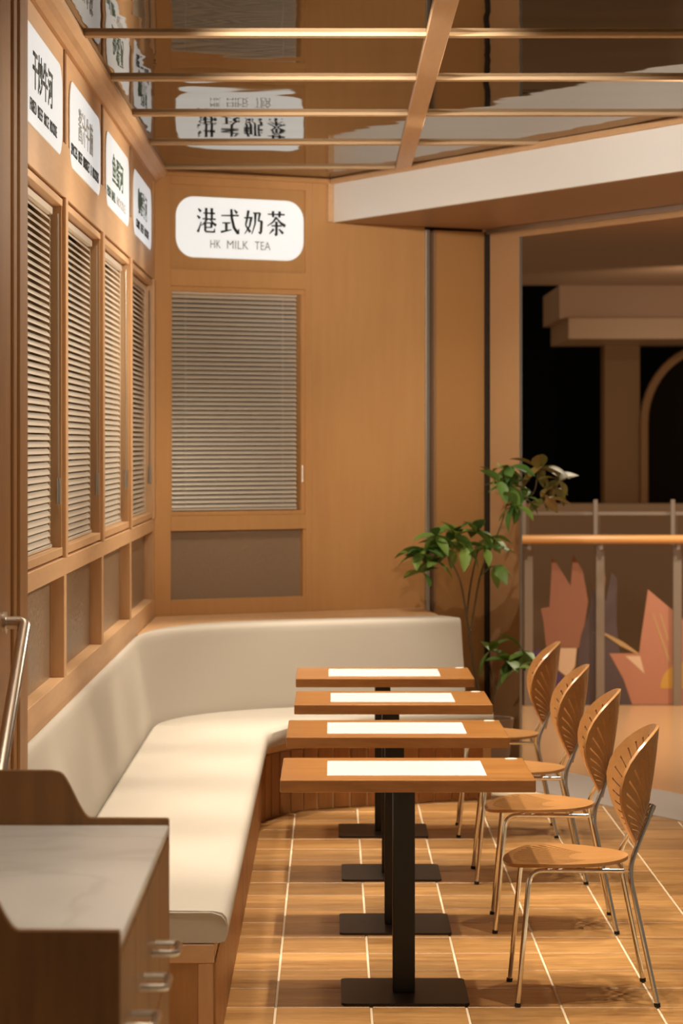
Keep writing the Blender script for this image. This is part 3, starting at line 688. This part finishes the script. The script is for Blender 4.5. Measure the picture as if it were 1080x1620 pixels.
for r in ((690, 848, 0, 8), (668, 868, 0.03, 7), (720, 846, -0.05, 7), (752, 842, 0.04, 8), (768, 868, 0.0, 6), (705, 862, 0.08, 6), (735, 866, -0.08, 5), (680, 890, 0.02, 5), (775, 850, 0.1, 6), (655, 880, 0.0, 5), (785, 895, 0.05, 4), (688, 888, 0.03, 6), (668, 906, 0.0, 4), (715, 870, 0.0, 5)): rosette(*r)
for r in ((806, 770, 0.1, 8), (798, 742, 0.14, 6), (814, 800, 0.06, 6), (790, 762, 0.05, 6), (828, 788, 0.12, 5), (808, 738, 0.1, 5)): rosette(*r)
for r in ((850, 742, 0.2, 6), (874, 772, 0.22, 6), (862, 790, 0.18, 5), (858, 738, 0.2, 5), (885, 760, 0.2, 4)): rosette(*r, yellow=True, scale=1.05)
for r in ((803, 1046, 0.0, 8), (775, 1030, 0.05, 5), (826, 1030, 0.05, 6), (812, 1062, -0.05, 5)): rosette(*r)

# ------------------------------------------------------------------ mall outside: balustrade with flower film, far fascia, arch
YM = 18.4
bl = thing('glass_balustrade', 'glass balustrade with orange handrail and printed flowers, across the corridor', 'balustrade', loc=(0, YM, 0))
M_rail = mat('orange_handrail', (0.72, 0.36, 0.12, 1), 0.3)
obj('handrail_bar', tube(bmesh.new(), [(0.9, -0.10, 1.14), (5.5, -0.10, 1.14)], 0.030, 12), M_rail, bl, smooth=True)
M_bp = mat('balustrade_post', (0.33, 0.26, 0.20, 1), 0.35, 0.4)
for x in (1.342, 1.832, 2.36, 2.87, 3.38):
    p = obj('post', bx(x-0.03, x+0.03, -0.04, 0.0, 0.0, 1.10, bev=0.004), M_bp, bl)
    obj('post_blade', bx(x-0.045, x-0.015, -0.03, -0.01, 1.10, 1.41, bev=0.003), M_bp, p)
    obj('rail_bracket', bx(x-0.012, x+0.012, -0.10, -0.03, 1.07, 1.115), M_bp, p)
for a, b in ((0.9, 1.335), (1.349, 1.825), (1.839, 2.353), (2.367, 2.863), (2.877, 3.373), (3.387, 5.5)):
    obj('glass_panel', bx(a, b, 0.010, 0.022, 0.06, 1.30), M_balu, bl)
obj('glass_cap', bx(0.9, 5.5, 0.004, 0.028, 1.30, 1.325, bev=0.003), M_bp, bl)
obj('base_shoe', bx(0.9, 5.5, 0.0, 0.05, 0.0, 0.06), M_bp, bl)
def film(name, pts, m, lay):
    q = [P(780+x/3.6, 760+y/3.6, YM) for x, y in pts]; b = bmesh.new(); prism(b, [(p.x, p.z) for p in q], 'y', -0.001-0.0015*lay, 0.009-0.0015*lay); obj(name, b, m, bl)
K1 = mat('petal_pink', (0.48, 0.20, 0.115, 1), 0.5); K2 = mat('petal_plum', (0.10, 0.065, 0.06, 1), 0.5); K3 = mat('petal_cream', (0.72, 0.48, 0.30, 1), 0.5)
K4 = mat('flower_yellow', (0.60, 0.32, 0.06, 1), 0.5); K5 = mat('petal_violet', (0.10, 0.05, 0.12, 1), 0.5); K6 = mat('vein_ochre', (0.50, 0.30, 0.12, 1), 0.5); K7 = mat('petal_rose', (0.32, 0.13, 0.075, 1), 0.5)
film('petal', [(335, 440), (365, 480), (440, 600), (455, 420), (510, 520), (540, 690), (520, 820), (490, 955), (300, 945), (285, 800), (270, 730), (320, 720)], K7, 1)
film('petal', [(590, 600), (625, 480), (640, 560), (625, 655)], K7, 1)
film('leaf_shape', [(570, 620), (640, 685), (672, 520), (705, 560), (700, 800), (720, 1000), (790, 1275), (500, 1285), (480, 1000), (500, 880), (535, 780)], K2, 2)
film('petal', [(380, 955), (475, 955), (465, 1060), (420, 1120), (370, 1080)], K3, 2)
film('petal', [(160, 1010), (260, 960), (350, 1070), (410, 1135), (330, 1280), (150, 1280)], K5, 3)
film('petal', [(880, 620), (1080, 790), (1180, 880), (1180, 640), (1330, 880), (1400, 1275), (790, 1275), (740, 1130), (660, 985), (830, 985), (840, 900)], K1, 3)
film('petal', [(750, 1000), (835, 1000), (860, 1100)], K3, 4)
film('flower_centre', [(1090+140*math.cos(PI*k/16), 1185-150*math.sin(PI*k/16)) for k in range(17)], K4, 4)
film('vein', [(560, 865), (640, 870), (740, 920), (830, 985), (820, 990), (720, 940), (640, 885)], K6, 4)
film('vein', [(900, 750), (912, 760), (1010, 1030), (995, 1030)], K6, 4)
film('vein', [(945, 760), (955, 760), (1000, 910), (990, 910)], K6, 4)
# ceiling and deep structures beyond
M_mc = mat('mall_ceiling_paint', (0.46, 0.26, 0.14, 1), 0.6); M_mf = mat('mall_fascia_paint', (0.50, 0.28, 0.13, 1), 0.5)
struct('ceiling_mall', bx(0.9, 9.0, 15.5, 26.0, 3.32, 3.40), M_mc, 'brown painted corridor ceiling outside the shop')
ff = struct('wall_fascia', bx(2.20, 9.0, 26.0, 28.0, 3.00, 3.32), M_mc, 'brown stepped fascia at the far side of the atrium')
obj('lower_step', bx(2.28, 9.0, 25.9, 28.0, 2.80, 3.00), M_mf, ff)
struct('wall_far', bx(0.0, 10.0, 30.0, 30.2, -1.0, 5.0), mat('far_void_black', (0.004, 0.004, 0.005, 1), 1.0, 0.0, **{'Specular IOR Level': 0.1}), 'near-black backdrop for the unlit void across the atrium')  # near-black colour stands in for the unlit depth
struct('wall_parapet', bx(0.0, 10.0, 27.2, 27.5, -1.5, 1.18), mat('far_parapet', (0.46, 0.28, 0.15, 1), 0.6), 'brown parapet wall across the atrium')
struct('wall_pier', bx(2.80, 3.16, 27.6, 28.0, 1.0, 2.86), mat('pier_brown', (0.30, 0.14, 0.035, 1), 0.6), 'brown pier under the far fascia')
ar = thing('arch_frame', 'orange arched doorway frame far across the atrium', 'arch', loc=(3.9, 27.55, 1.1))
pts = [(-0.70, 0, -0.0), (-0.70, 0, 0.9)]+[(-0.70*math.cos(PI*k/24), 0, 0.9+0.78*math.sin(PI*k/24)) for k in range(1, 24)]+[(0.70, 0, 0.9), (0.70, 0, 0)]
obj('arch_moulding', tube(bmesh.new(), pts, 0.045, 8), mat('arch_paint', (0.36, 0.18, 0.07, 1), 0.5), ar, smooth=True)
b = bmesh.new(); prism(b, [(p[0], p[2]) for p in pts], 'y', 0.03, 0.06); obj('arch_infill', b, mat('arch_dark', (0.012, 0.007, 0.004, 1), 1.0, 0.0, **{'Specular IOR Level': 0.1}), ar)
